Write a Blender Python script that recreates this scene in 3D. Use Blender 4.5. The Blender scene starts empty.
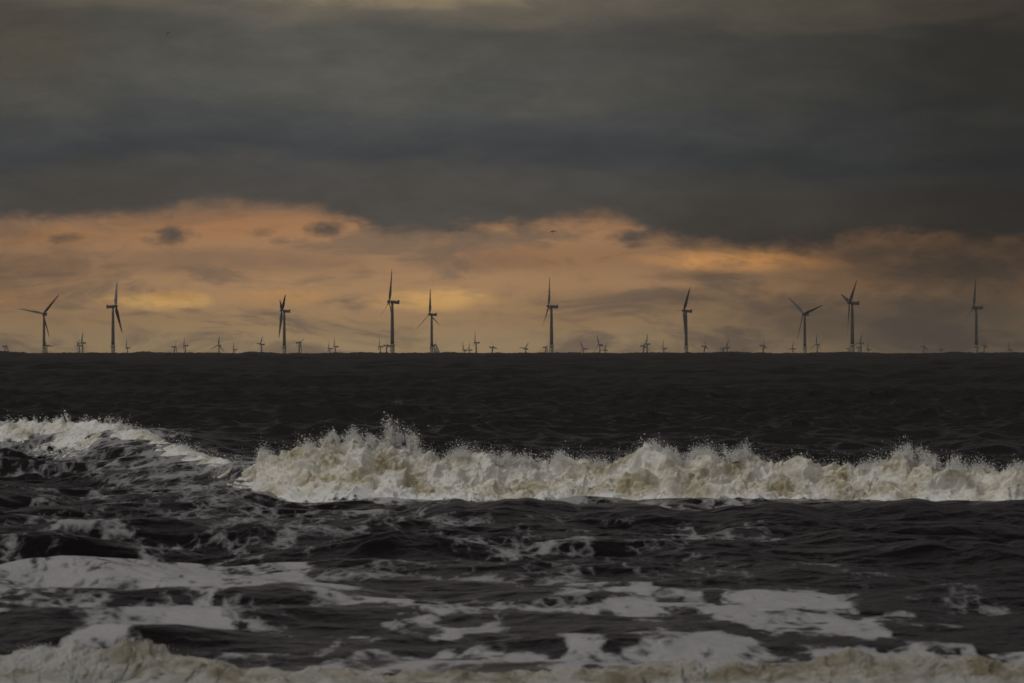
import bpy, bmesh, math, random
import numpy as np

random.seed(7)
RNG = np.random.default_rng(11)
C = bpy.context.scene
COL = C.collection
F = 6600.0            # focal length in pixels of a 1024 px wide frame
CAM_H = 5.0
PITCH = 0.00065
RE = 6.371e6
HOR = 341.5 + F * PITCH

# ------------------------------------------------------------------ helpers
def lin(c):
    r = []
    for v in c:
        v = v / 255.0
        r.append(v / 12.92 if v <= 0.04045 else ((v + 0.055) / 1.055) ** 2.4)
    return r

def dist_at(py, z=0.0):
    return (CAM_H - z) / ((py - HOR) / F)

def tag(o, label=None, cat=None, group=None, kind=None):
    if label: o['label'] = label
    if cat: o['category'] = cat
    if group: o['group'] = group
    if kind: o['kind'] = kind
    return o

def np_mesh(name, co, faces, smooth=True):
    me = bpy.data.meshes.new(name)
    n = faces.shape[1]
    me.vertices.add(len(co))
    me.vertices.foreach_set('co', np.ascontiguousarray(co, dtype=np.float32).ravel())
    me.loops.add(faces.size)
    me.loops.foreach_set('vertex_index', np.ascontiguousarray(faces, dtype=np.int32).ravel())
    me.polygons.add(len(faces))
    me.polygons.foreach_set('loop_start', np.arange(0, faces.size, n, dtype=np.int32))
    me.polygons.foreach_set('use_smooth', np.full(len(faces), smooth, dtype=bool))
    me.update(calc_edges=True)
    return me

def add_attr(me, name, vals):
    a = me.attributes.new(name, 'FLOAT', 'POINT')
    a.data.foreach_set('value', np.ascontiguousarray(vals, dtype=np.float32).ravel())

def grid_faces(nr, nc):
    i = np.arange(nr * nc, dtype=np.int32).reshape(nr, nc)
    return np.stack([i[:-1, :-1], i[:-1, 1:], i[1:, 1:], i[1:, :-1]], -1).reshape(-1, 4)

def link(name, me, mat, parent=None):
    o = bpy.data.objects.new(name, me)
    COL.objects.link(o)
    if mat: me.materials.append(mat)
    if parent: o.parent = parent
    return o

# --------------------------------------------------------------- numpy noise
PERM = RNG.permutation(256).astype(np.int32)
PERM = np.concatenate([PERM, PERM, PERM])
G2A = np.linspace(0, 2 * np.pi, 256, endpoint=False).astype(np.float32)
G2 = np.stack([np.cos(G2A), np.sin(G2A)], -1)
_g3 = RNG.normal(size=(256, 3)).astype(np.float32)
G3 = _g3 / np.linalg.norm(_g3, axis=1, keepdims=True)

def fade(t): return t * t * t * (t * (t * 6 - 15) + 10)

def noise2(x, y):
    x = np.asarray(x, np.float32); y = np.asarray(y, np.float32)
    xi = np.floor(x); yi = np.floor(y)
    xf = x - xi; yf = y - yi
    xi = xi.astype(np.int32) & 255; yi = yi.astype(np.int32) & 255
    u = fade(xf); v = fade(yf)
    def g(ix, iy, dx, dy):
        h = PERM[PERM[ix & 255] + (iy & 255)]
        q = G2[h]
        return q[..., 0] * dx + q[..., 1] * dy
    a = g(xi, yi, xf, yf); b = g(xi + 1, yi, xf - 1, yf)
    c = g(xi, yi + 1, xf, yf - 1); d = g(xi + 1, yi + 1, xf - 1, yf - 1)
    a = a + u * (b - a); c = c + u * (d - c)
    return 1.5 * (a + v * (c - a))

def noise3(x, y, z):
    xi = np.floor(x); yi = np.floor(y); zi = np.floor(z)
    xf = (x - xi).astype(np.float32); yf = (y - yi).astype(np.float32); zf = (z - zi).astype(np.float32)
    xi = xi.astype(np.int32) & 255; yi = yi.astype(np.int32) & 255; zi = zi.astype(np.int32) & 255
    u, v, w = fade(xf), fade(yf), fade(zf)
    def g(ix, iy, iz, dx, dy, dz):
        h = PERM[PERM[PERM[ix & 255] + (iy & 255)] + (iz & 255)]
        q = G3[h]
        return q[..., 0] * dx + q[..., 1] * dy + q[..., 2] * dz
    r = []
    for k in (0, 1):
        a = g(xi, yi, zi + k, xf, yf, zf - k); b = g(xi + 1, yi, zi + k, xf - 1, yf, zf - k)
        c = g(xi, yi + 1, zi + k, xf, yf - 1, zf - k); d = g(xi + 1, yi + 1, zi + k, xf - 1, yf - 1, zf - k)
        a = a + u * (b - a); c = c + u * (d - c)
        r.append(a + v * (c - a))
    return 1.5 * (r[0] + w * (r[1] - r[0]))

def fbm2(x, y, o=4):
    s = 0; a = 1.0
    for k in range(o):
        s = s + a * noise2(x * 2 ** k + 17.3 * k, y * 2 ** k - 9.1 * k)
        a *= 0.5
    return s

def sstep(a, b, x):
    t = np.clip((x - a) / (b - a), 0, 1)
    return t * t * (3 - 2 * t)

# ----------------------------------------------------------------- materials
class NT:
    """tiny node-tree helper"""
    def __init__(s, tree):
        s.t = tree; s.n = tree.nodes; s.l = tree.links; s.n.clear()
    def new(s, kind, **kw):
        nd = s.n.new(kind)
        for k, v in kw.items():
            setattr(nd, k, v)
        return nd
    def put(s, sock, v):
        if isinstance(v, bpy.types.NodeSocket): s.l.new(v, sock)
        elif isinstance(v, (tuple, list)) and len(v) == 3 and sock.type == 'RGBA': sock.default_value = (*v, 1)
        else: sock.default_value = v
    def m(s, op, a, b=None, c=None, clamp=False):
        nd = s.new('ShaderNodeMath', operation=op, use_clamp=clamp)
        s.put(nd.inputs[0], a)
        if b is not None: s.put(nd.inputs[1], b)
        if c is not None: s.put(nd.inputs[2], c)
        return nd.outputs[0]
    def ss(s, x, a, b, lo=0.0, hi=1.0):
        nd = s.new('ShaderNodeMapRange', interpolation_type='SMOOTHSTEP')
        for i, v in enumerate((x, a, b, lo, hi)): s.put(nd.inputs[i], v)
        return nd.outputs[0]
    def mix(s, f, a, b, blend='MIX'):
        nd = s.new('ShaderNodeMix', data_type='RGBA', blend_type=blend)
        s.put(nd.inputs['Factor'], f); s.put(nd.inputs[6], a); s.put(nd.inputs[7], b)
        return nd.outputs[2]
    def noise(s, vec, scale=1.0, detail=4, rough=0.5, dist=0.0, lac=2.0):
        nd = s.new('ShaderNodeTexNoise')
        s.put(nd.inputs['Vector'], vec)
        nd.inputs['Scale'].default_value = scale; nd.inputs['Detail'].default_value = detail
        nd.inputs['Roughness'].default_value = rough; nd.inputs['Distortion'].default_value = dist
        nd.inputs['Lacunarity'].default_value = lac
        return nd.outputs['Fac']
    def xyz(s, x, y, z=0.0):
        nd = s.new('ShaderNodeCombineXYZ')
        for i, v in enumerate((x, y, z)): s.put(nd.inputs[i], v)
        return nd.outputs[0]
    def attr(s, name):
        return s.new('ShaderNodeAttribute', attribute_name=name).outputs['Fac']

def mat(name):
    m = bpy.data.materials.new(name); m.use_nodes = True
    return m, NT(m.node_tree)

def simple_mat(name, col, rough=0.5, var=0.12, scale=0.4):
    m, t = mat(name)
    tc = t.new('ShaderNodeTexCoord').outputs['Object']
    n = t.noise(tc, scale, 5, 0.6)
    c = t.mix(n, [v * (1 - var) for v in col], [min(1, v * (1 + var)) for v in col])
    b = t.new('ShaderNodeBsdfPrincipled')
    t.put(b.inputs['Base Color'], c); b.inputs['Roughness'].default_value = rough
    o = t.new('ShaderNodeOutputMaterial'); t.l.new(b.outputs[0], o.inputs[0])
    return m

def foam_nodes(t, tc, warm=1.0):
    """white to sandy foam colour from noise, the dark tan also painting shaded hollows"""
    n1 = t.noise(tc, 0.9, 5, 0.6, 0.6)
    n2 = t.noise(tc, 5.0, 4, 0.6)
    k = t.ss(t.m('ADD', t.m('MULTIPLY', n1, 0.62), t.m('MULTIPLY', n2, 0.38)), 0.36, 0.62)
    return t.mix(k, (0.74, 0.715, 0.65), (0.66 - 0.30 * warm, 0.635 - 0.315 * warm, 0.57 - 0.36 * warm))

def make_foam_mat(name, warm, dim=1.0):
    m, t = mat(name)
    tc = t.new('ShaderNodeTexCoord').outputs['Object']
    col = foam_nodes(t, tc, warm)
    sand_shade = t.attr('sand_shade')
    col = t.mix(sand_shade, (0.76, 0.76, 0.75), col)
    if dim < 1: col = t.mix(1.0, col, (dim, dim, dim), 'MULTIPLY')
    b = t.new('ShaderNodeBsdfPrincipled')
    t.put(b.inputs['Base Color'], col)
    b.inputs['Roughness'].default_value = 0.8
    b.inputs['Specular IOR Level'].default_value = 0.2
    b.inputs['Subsurface Weight'].default_value = 0.6
    b.inputs['Subsurface Radius'].default_value = (1.0, 0.9, 0.7)
    b.inputs['Subsurface Scale'].default_value = 0.07
    bp = t.new('ShaderNodeBump')
    bp.inputs['Strength'].default_value = 0.25; bp.inputs['Distance'].default_value = 0.04
    h = t.m('ADD', t.noise(tc, 9, 5, 0.65, 0.5), t.m('MULTIPLY', t.noise(tc, 30, 3, 0.6), 0.4))
    t.put(bp.inputs['Height'], h)
    t.l.new(bp.outputs[0], b.inputs['Normal'])
    tr = t.new('ShaderNodeBsdfTransparent'); mx = t.new('ShaderNodeMixShader')
    na = t.noise(tc, 3.2, 6, 0.7, 0.6)
    al = t.ss(t.m('ADD', t.attr('dense'), t.m('MULTIPLY', t.m('SUBTRACT', na, 0.5), 1.7)), 0.25, 0.62)
    t.put(mx.inputs[0], al); t.l.new(tr.outputs[0], mx.inputs[1]); t.l.new(b.outputs[0], mx.inputs[2])
    o = t.new('ShaderNodeOutputMaterial'); t.l.new(mx.outputs[0], o.inputs[0])
    return m

def make_sea_mat():
    m, t = mat('sea_water')
    tc = t.new('ShaderNodeTexCoord').outputs['Object']
    sp = t.new('ShaderNodeSeparateXYZ'); t.l.new(tc, sp.inputs[0])
    x, y = sp.outputs[0], sp.outputs[1]
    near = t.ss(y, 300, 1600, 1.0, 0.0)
    # water body
    w = t.new('ShaderNodeBsdfPrincipled')
    wn = t.noise(t.xyz(t.m('MULTIPLY', x, 0.08), t.m('MULTIPLY', y, 0.03)), 1.0, 4, 0.6)
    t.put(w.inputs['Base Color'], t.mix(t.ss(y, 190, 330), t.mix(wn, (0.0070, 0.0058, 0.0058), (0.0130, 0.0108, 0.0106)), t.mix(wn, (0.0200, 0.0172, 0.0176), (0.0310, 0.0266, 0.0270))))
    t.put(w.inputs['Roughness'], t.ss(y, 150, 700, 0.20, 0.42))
    w.inputs['IOR'].default_value = 1.333
    # ripples: three scales of wind chop
    h1 = t.noise(t.xyz(t.m('MULTIPLY', x, 1.0), t.m('MULTIPLY', y, 0.55)), 0.45, 6, 0.6, 0.4)
    h2 = t.noise(t.xyz(t.m('MULTIPLY', x, 1.0), t.m('MULTIPLY', y, 0.6)), 2.2, 4, 0.6, 0.3)
    h3 = t.noise(t.xyz(t.m('MULTIPLY', x, 0.12), t.m('MULTIPLY', y, 0.035)), 1.0, 4, 0.6, 0.3)
    far = t.m('SUBTRACT', 1.0, near)
    h = t.m('ADD', t.m('MULTIPLY', h1, 0.32), t.m('MULTIPLY', t.m('MULTIPLY', h2, near), 0.07))
    h = t.m('ADD', h, t.m('MULTIPLY', t.m('MULTIPLY', h3, far), 0.8))
    bp = t.new('ShaderNodeBump'); bp.inputs['Strength'].default_value = 1.0
    bp.inputs['Distance'].default_value = 1.0
    t.put(bp.inputs['Height'], h)
    t.l.new(bp.outputs[0], w.inputs['Normal'])
    # surface foam
    f = t.new('ShaderNodeBsdfPrincipled')
    fa = t.attr('foam')
    na = t.noise(t.xyz(x, t.m('MULTIPLY', y, 0.5)), 2.6, 6, 0.68, 0.8)
    nb = t.noise(t.xyz(x, t.m('MULTIPLY', y, 0.5)), 9.0, 3, 0.6, 0.4)
    def cells(sc, wa):
        w1 = t.noise(t.xyz(x, t.m('MULTIPLY', y, 0.4)), sc * 0.9, 4, 0.6)
        w2 = t.noise(t.xyz(t.m('ADD', x, 31.0), t.m('MULTIPLY', y, 0.4)), sc * 0.9, 4, 0.6)
        vn = t.new('ShaderNodeTexVoronoi', feature='DISTANCE_TO_EDGE')
        t.put(vn.inputs['Vector'], t.xyz(t.m('ADD', x, t.m('MULTIPLY', w1, wa / sc)), t.m('ADD', t.m('MULTIPLY', y, 0.36), t.m('MULTIPLY', w2, wa / sc))))
        vn.inputs['Scale'].default_value = sc
        return vn.outputs['Distance']
    v = t.m('ADD', t.m('MULTIPLY', cells(0.85, 1.6), 1.5), t.m('MULTIPLY', cells(2.9, 1.4), 1.25))
    k = t.m('SUBTRACT', t.m('ADD', t.m('MULTIPLY', fa, 1.25), t.m('MULTIPLY', t.m('SUBTRACT', na, 0.5), 0.7)), v)
    k = t.m('ADD', k, t.m('MULTIPLY', t.m('SUBTRACT', nb, 0.5), 0.16))
    k = t.m('MULTIPLY', t.m('POWER', t.ss(k, -0.08, 0.66), 1.15), t.ss(fa, 0.02, 0.14))
    t.put(f.inputs['Base Color'], t.mix(na, (0.60, 0.595, 0.615), (0.36, 0.35, 0.355)))
    f.inputs['Roughness'].default_value = 0.75; f.inputs['Specular IOR Level'].default_value = 0.25
    b2 = t.new('ShaderNodeBump'); b2.inputs['Strength'].default_value = 0.5; b2.inputs['Distance'].default_value = 0.07
    t.put(b2.inputs['Height'], t.m('ADD', na, t.m('MULTIPLY', nb, 0.5)))
    t.l.new(b2.outputs[0], f.inputs['Normal'])
    mx = t.new('ShaderNodeMixShader')
    t.put(mx.inputs[0], t.m('MULTIPLY', k, t.attr('cover')))
    t.l.new(w.outputs[0], mx.inputs[1]); t.l.new(f.outputs[0], mx.inputs[2])
    o = t.new('ShaderNodeOutputMaterial'); t.l.new(mx.outputs[0], o.inputs[0])
    return m

# ----------------------------------------------------------------- the waves
# breakers: name, control rows (px, crest distance, crest height)
BREAK_MAIN = [(196, 217, -0.25), (212, 216, 0.45), (238, 215, 0.95), (268, 214, 1.45), (300, 213, 1.75), (350, 212, 2.0), (400, 212, 1.95),
              (440, 212, 1.52), (520, 212, 1.40), (600, 212, 1.30), (650, 211, 1.55), (700, 211, 1.42), (740, 211, 1.58),
              (790, 211, 1.20), (870, 211, 1.25), (920, 210, 1.46), (970, 210, 1.15), (1030, 210, 1.20), (1120, 209, 1.3), (1230, 209, 1.1), (1300, 209, -0.2)]
BREAK_LEFT = [(-330, 304, -0.2), (-250, 302, 1.2), (-120, 300, 1.5), (-40, 300, 1.55), (20, 299, 1.58), (70, 298, 1.70), (95, 297, 1.68), (120, 292, 1.45), (145, 280, 1.2), (168, 266, 1.05), (190, 252, 0.95), (212, 239, 0.85), (236, 228, 0.8), (258, 219, 0.7), (282, 214, 0.3), (300, 212, -0.2)]
BREAK_NEAR = [(-420, 98.4, 0.5), (-100, 98.4, 0.52), (0, 98.4, 0.42), (60, 98.6, 0.58), (120, 98.6, 0.60), (190, 98.2, 0.44), (230, 97.6, 0.24), (300, 97.6, 0.22), (400, 97.6, 0.19),
              (500, 97.6, 0.19), (600, 97.6, 0.23), (680, 98, 0.40), (740, 97.8, 0.30), (850, 98, 0.36), (930, 98, 0.42), (1000, 98, 0.34), (1100, 98, 0.4), (1500, 98, 0.4)]

def crest_fn(ctrl):
    a = np.array(ctrl, float)
    X = (a[:, 0] - 512) / F * a[:, 1]
    o = np.argsort(X)
    return X[o], a[o, 1], a[o, 2]

def smooth_interp(x, X, Y, w):
    s = 0
    for k in (-1, -0.5, 0, 0.5, 1):
        s = s + np.interp(x + k * w, X, Y)
    return s / 5

# ------------------------------------------------------------------- sea sheet
def sea():
    NC = 1300
    rows = list(np.arange(84, 97, 0.35)) + list(np.arange(97, 235, 0.115))
    d = rows[-1]; st = 0.13
    while d < 9800:
        st = max(st, 0.0017 * d * min(1.0, max(0.45, d / 1100.0))) if d > 300 else min(st * 1.008, 0.0009 * d)
        d += st; rows.append(d)
    Y0 = np.array(rows, np.float32)
    step = np.gradient(Y0).astype(np.float32)
    W = 7.0 + 0.0865 * Y0
    u = np.linspace(-1, 1, NC).astype(np.float32)
    X = (W[:, None] * u[None, :]).astype(np.float32)
    Y = np.repeat(Y0[:, None], NC, 1)
    NR = len(Y0)
    print('sea grid', NR, NC)
    Z = np.zeros_like(X); DX = np.zeros_like(X); DY = np.zeros_like(X)
    # open-sea spectrum, travelling towards the beach
    rng = np.random.default_rng(5)
    comps = []
    for L in np.geomspace(1.5, 80, 84):
        th = rng.normal(0, 0.62 + 0.45 * math.exp(-L / 8))
        comps.append((L, th, rng.uniform(0, 2 * np.pi)))
    lo = int(np.searchsorted(Y0, 200))
    xs, ys = X[lo:], Y[lo:]
    grp = 0.75 + 0.5 * noise2(xs / 70, ys / 160)
    z = np.zeros_like(xs); dx = np.zeros_like(xs); dy = np.zeros_like(xs)
    vis = np.maximum(step[lo:], (2 * W[lo:] / NC)).astype(np.float32)
    for L, th, ph in comps:
        k = 2 * np.pi / L
        amp = 0.021 * L ** 0.44 + 0.006 * math.exp(-((L - 3.5) / 3.0) ** 2)
        f = sstep(2.0, 3.6, L / vis).astype(np.float32)[:, None]
        if f.max() == 0: continue
        a = k * (xs * math.sin(th) + ys * math.cos(th)) + ph
        s, c = np.sin(a), np.cos(a)
        z += amp * f * c
        dx -= amp * 0.8 * f * math.sin(th) * s
        dy -= amp * 0.8 * f * math.cos(th) * s
    env = (sstep(214, 250, ys) * (0.75 + 0.4 * sstep(250, 800, ys))) * grp
    Z[lo:] = z * env; DX[lo:] = dx * env; DY[lo:] = dy * env
    # groups of taller swell far out break the line of the horizon
    b0, b1 = np.searchsorted(Y0, [2400, 7000])
    xs, ys = X[b0:b1], Y[b0:b1]
    Z[b0:b1] += (2.3 * np.clip(noise2(xs / 36, ys / 330) - 0.05, 0, 1) + 0.9 * np.clip(noise2(xs / 11 + 7, ys / 90), 0, 1) + 0.35 * noise2(xs / 3.2, ys / 40)) * sstep(2400, 3200, ys) * sstep(7000, 5500, ys)
    # surf-zone chop
    hi = int(np.searchsorted(Y0, 420))
    xs, ys = X[:hi], Y[:hi]
    envn = sstep(430, 260, ys)
    wx = xs + 0.8 * noise2(xs / 3, ys / 5); wy = ys + 1.5 * noise2(xs / 4 + 31, ys / 7)
    def ridg(a, b): return 1 - 2 * np.abs(noise2(a, b))
    left = sstep(2, -8, xs)
    chop = (0.30 + 0.20 * left) * noise2(wx / 6.0 + 3, wy / 6.5) + 0.16 * noise2(wx / 2.4, wy / 2.4 + 40) \
        + 0.048 * ridg(wx / 1.4 + 9, wy / 1.3) + 0.024 * noise2(wx / 0.5, wy / 0.6 + 80) + 0.010 * noise2(wx / 0.22 + 55, wy / 0.3)
    calm = (1 - 0.42 * sstep(165, 130, ys)) * (1 - 0.6 * sstep(106, 101, ys))
    Z[:hi] += chop * envn * calm
    # a low swell rolling in front of the breaker
    yc = 190 + 1.6 * noise2(xs / 9, 0 * ys) + 0.9 * noise2(xs / 3.1, 0 * ys + 4)
    xk = (np.array([330, 385, 420, 450, 500, 560, 640, 700, 760, 830, 900, 960, 1030, 1150, 1400]) - 512) / F * 190
    zk = np.array([0, .10, .36, .66, .64, .44, .38, .22, .36, .56, .44, .46, .52, .6, .6])
    a2 = smooth_interp(xs, xk, zk, 0.25) + (0.20 * noise2(xs / 2.1 + 7, 0 * ys) + 0.07 * noise2(xs / 0.6 + 2, 0 * ys)) * sstep(-4, -2, xs)
    v = ys - yc
    sw = np.exp(-np.where(v > 0, (v / 5.0) ** 2, (v / 3.4) ** 2))
    Z[:hi] = Z[:hi] * (1 - 0.75 * sw * np.clip(a2 * 2, 0, 1)) + a2 * sw
    # rounded swells with dark troughs nearer the beach
    for y0, am, wv, sd in ((172, .30, 3.0, 11), (157, .34, 2.6, 23), (143, .17, 2.2, 37), (131, .13, 1.9, 41), (120, .14, 1.6, 59), (110, .12, 1.3, 67)):
        yq = y0 + 3.2 * noise2(xs / 5 + sd, 0 * ys) + 1.0 * noise2(xs / 1.7 + sd, 0 * ys + 3)
        v = ys - yq
        am_ = am * (1 + 0.35 * sstep(4, -6, xs)) * np.clip(0.55 + 1.1 * noise2(xs / 4.2 + sd, 0 * ys + 9), 0, 1.3)
        Z[:hi] += am_ * (np.exp(-np.where(v > 0, (v / (wv * 1.7)) ** 2, (v / wv) ** 2)) - 0.35 * np.exp(-((v + 2.2 * wv) / wv) ** 2))
    # steep shoulder on the left with a dark face
    yc = 205 + 0.35 * (xs + 14) + 1.5 * noise2(xs / 4 + 2, 0 * ys)
    v = ys - yc
    a3 = 0.34 * sstep(-30, -20, xs) * sstep(-7.5, -13, xs)
    Z[:hi] += a3 * np.exp(-np.where(v > 0, (v / 6) ** 2, (v / 3.0) ** 2))
    yc = 165 + 0.25 * (xs + 10) + 1.5 * noise2(xs / 4 + 21, 0 * ys)
    v = ys - yc
    Z[:hi] += 0.4 * sstep(-20, -14, xs) * sstep(-3, -8, xs) * np.exp(-np.where(v > 0, (v / 5) ** 2, (v / 2.4) ** 2))
    # the humps that carry the breakers
    foam = np.zeros_like(X); 
    for ctrl, wb, wf, hk in ((BREAK_MAIN, 5.5, 0.7, .66), (BREAK_LEFT, 6, 3.6, .86), (BREAK_NEAR, 1.6, 0.25, .6)):
        cx, cd, ch = crest_fn(ctrl)
        a, b = np.searchsorted(Y0, [min(cd) - 25, max(cd) + 40])
        xs, ys = X[a:b], Y[a:b]
        d = smooth_interp(xs, cx, cd, 0.8); h = np.maximum(smooth_interp(xs, cx, ch, 0.4), 0)
        gs = (smooth_interp(xs + 0.25, cx, cd, 0.8) - smooth_interp(xs - 0.25, cx, cd, 0.8)) / 0.5
        v = (ys - d) / np.sqrt(1 + gs * gs)
        inside = (xs > cx[0]) & (xs < cx[-1])
        hump = h * hk * np.exp(-np.where(v > 0, (v / wb) ** 2, (v / wf) ** 2)) * inside
        Z[a:b] = np.where(hump > 0.02, Z[a:b] * (1 - 0.6 * np.clip(hump, 0, 1)) + hump, Z[a:b])
        fz = sstep(-9.0 * min(1, wb / 5), -1.0, v) * sstep(2.5, 0.3, v) * np.clip(h * 1.2, 0, 1) * inside
        foam[a:b] = np.maximum(foam[a:b], fz * (0.5 + 0.3 * noise2(xs / 1.2, ys / 3.5)))
    # surface foam patches: (px, py, rx, ry, strength)
    P = [(35, 585, 70, 16, 1.0), (15, 612, 50, 20, .85), (120, 577, 130, 7, 1.0), (230, 586, 95, 14, 1.0), (190, 603, 60, 12, .9), (165, 626, 75, 16, 1.0), (240, 628, 50, 12, .7),
         (290, 574, 60, 6, .9), (335, 596, 70, 8, .75), (395, 606, 50, 9, .9), (440, 622, 50, 8, .9), (485, 612, 40, 7, .8), (455, 630, 55, 5, .8),
         (610, 594, 45, 8, 1.0), (560, 606, 55, 6, .85), (520, 610, 40, 6, .7), (660, 608, 60, 8, .9), (740, 612, 70, 13, .95), (800, 610, 60, 13, 1.0), (860, 627, 80, 9, 1.0), (790, 630, 120, 6, .8),
         (910, 618, 50, 4, .6), (980, 604, 50, 4, .45),
         (330, 655, 100, 7, .8), (500, 655, 120, 7, .85), (620, 650, 90, 10, 1.0), (720, 655, 130, 10, 1.0), (860, 656, 120, 8, .9), (980, 658, 90, 6, .8), (560, 668, 300, 8, .9), (900, 668, 200, 8, .9), (120, 668, 200, 14, .6),
         (40, 540, 75, 18, .54), (95, 505, 70, 8, .42), (25, 470, 60, 10, .45), (90, 462, 90, 9, .52), (150, 478, 70, 10, .50), (215, 498, 80, 14, .45), (270, 520, 80, 16, .47), (330, 540, 90, 14, .45),
         (225, 552, 90, 9, .47), (130, 545, 14, 24, .5), (400, 520, 80, 12, .52), (450, 540, 70, 12, .40), (520, 555, 100, 12, .45), (570, 520, 60, 10, .40), (640, 560, 70, 10, .32), (720, 537, 60, 10, .45),
         (540, 575, 80, 8, .46), (690, 575, 70, 9, .33), (420, 575, 120, 8, .38), (350, 503, 80, 5, .95), (255, 490, 50, 7, .9), (410, 502, 40, 4, .85), (40, 445, 80, 6, .62), (130, 452, 60, 7, .6), (60, 475, 90, 8, .5), (200, 480, 60, 7, .55), (290, 497, 60, 6, .6), (985, 499, 70, 5, 1.0), (880, 499, 70, 3, .9), (560, 503, 30, 3, .7), (700, 508, 50, 3, .75), (850, 575, 60, 6, .25)]
    hi = int(np.searchsorted(Y0, 330))
    xs, ys = X[:hi], Y[:hi]
    wx = xs + 0.55 * noise2(xs / 1.1 + 5, ys / 7) + 0.22 * noise2(xs / 0.4, ys / 2.5 + 3)
    wy = ys + 5.0 * noise2(xs / 1.6 + 60, ys / 9) + 1.6 * noise2(xs / 0.5 + 8, ys / 3)
    fld = np.zeros_like(xs)
    qn = 0.75 * fbm2(xs / 1.6 + 77, ys / 9 + 3, 4)
    for px, py, rx, ry, s in P:
        d0 = dist_at(py); x0 = (px - 512) / F * d0
        dn, df = dist_at(py + ry), dist_at(py - ry)
        sx = rx / F * d0
        q = ((wx - x0) / sx) ** 2 + np.where(wy > d0, (wy - d0) / (df - d0), (wy - d0) / (d0 - dn)) ** 2
        fld = np.maximum(fld, s * (1 - sstep(0.2, 2.3, q + qn)))
    hole = noise2(wx / 1.5 + 90, wy / 8 + 12)
    strong = sstep(0.55, 0.85, fld)
    fb = fbm2(wx / 1.3 + 3, wy / 6.5 + 50, 6)
    val = strong * np.clip(fld * 0.98 + 0.62 * fb - 0.15 - 0.35 * np.clip(hole, 0, 1), 0, 1) + (1 - strong) * fld * np.clip(0.76 + 0.85 * fb - 0.5 * np.clip(hole, 0, 1), 0, 1.4)
    bg = 0.30 * np.clip(fb, 0, 1) * sstep(0.0, 0.4, noise2(xs / 3.0 + 40, ys / 16)) * sstep(330, 240, ys) * sstep(9, 1, xs)
    foam[:hi] = np.maximum(foam[:hi], np.clip(np.maximum(val, bg), 0, 1))
    foam[:hi] *= 1 - 0.75 * np.exp(-((ys - 187.5) / 3.4) ** 2) * sstep(-3.0, -1.8, xs) * sstep(11.5, 7.5, xs)
    cover = np.full_like(X, 0.95)
    cover[:hi] = 0.68 + 0.20 * np.maximum(strong, sstep(0.3, 0.6, foam[:hi]) * sstep(112, 104, ys))
    # a few whitecaps out at sea
    for px, py, rx in ((290, 404, 22), (905, 414, 16), (925, 411, 6), (870, 416, 24), (395, 400, 8)):
        d0 = dist_at(py, 0.35); x0 = (px - 512) / F * d0
        a, b = np.searchsorted(Y0, [d0 - 14, d0 + 14])
        q = ((X[a:b] - x0) / (rx / F * d0)) ** 2 + ((Y[a:b] - d0) / 4.0) ** 2
        g = np.exp(-q)
        Z[a:b] += 0.0 * np.exp(-((X[a:b] - x0) / (2.2 * rx / F * d0)) ** 2 - ((Y[a:b] - d0) / 6.0) ** 2)
        Z[a:b] += 0
        foam[a:b] = np.maximum(foam[a:b], g * 0.95 * (0.25 + np.clip(noise2(X[a:b] / 0.7, Y[a:b] / 2), 0, 1)))
    Z -= (Y * Y) / (2 * RE)
    co = np.stack([X + DX, Y + DY, Z], -1).reshape(-1, 3)
    me = np_mesh('sea', co, grid_faces(NR, NC))
    add_attr(me, 'foam', foam); add_attr(me, 'cover', cover)
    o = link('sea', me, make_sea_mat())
    tag(o, kind='structure')
    return o

# -------------------------------------------------------------- breaker shells
PU = np.array([-1.7, -0.9, -0.3, 0.2, 0.62, 1.0, 1.45, 2.0, 2.7, 3.4, 4.1])
PZ = np.array([0.30, 0.72, 0.95, 0.99, 0.84, 0.62, 0.42, 0.26, 0.13, 0.03, -0.10])

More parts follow.
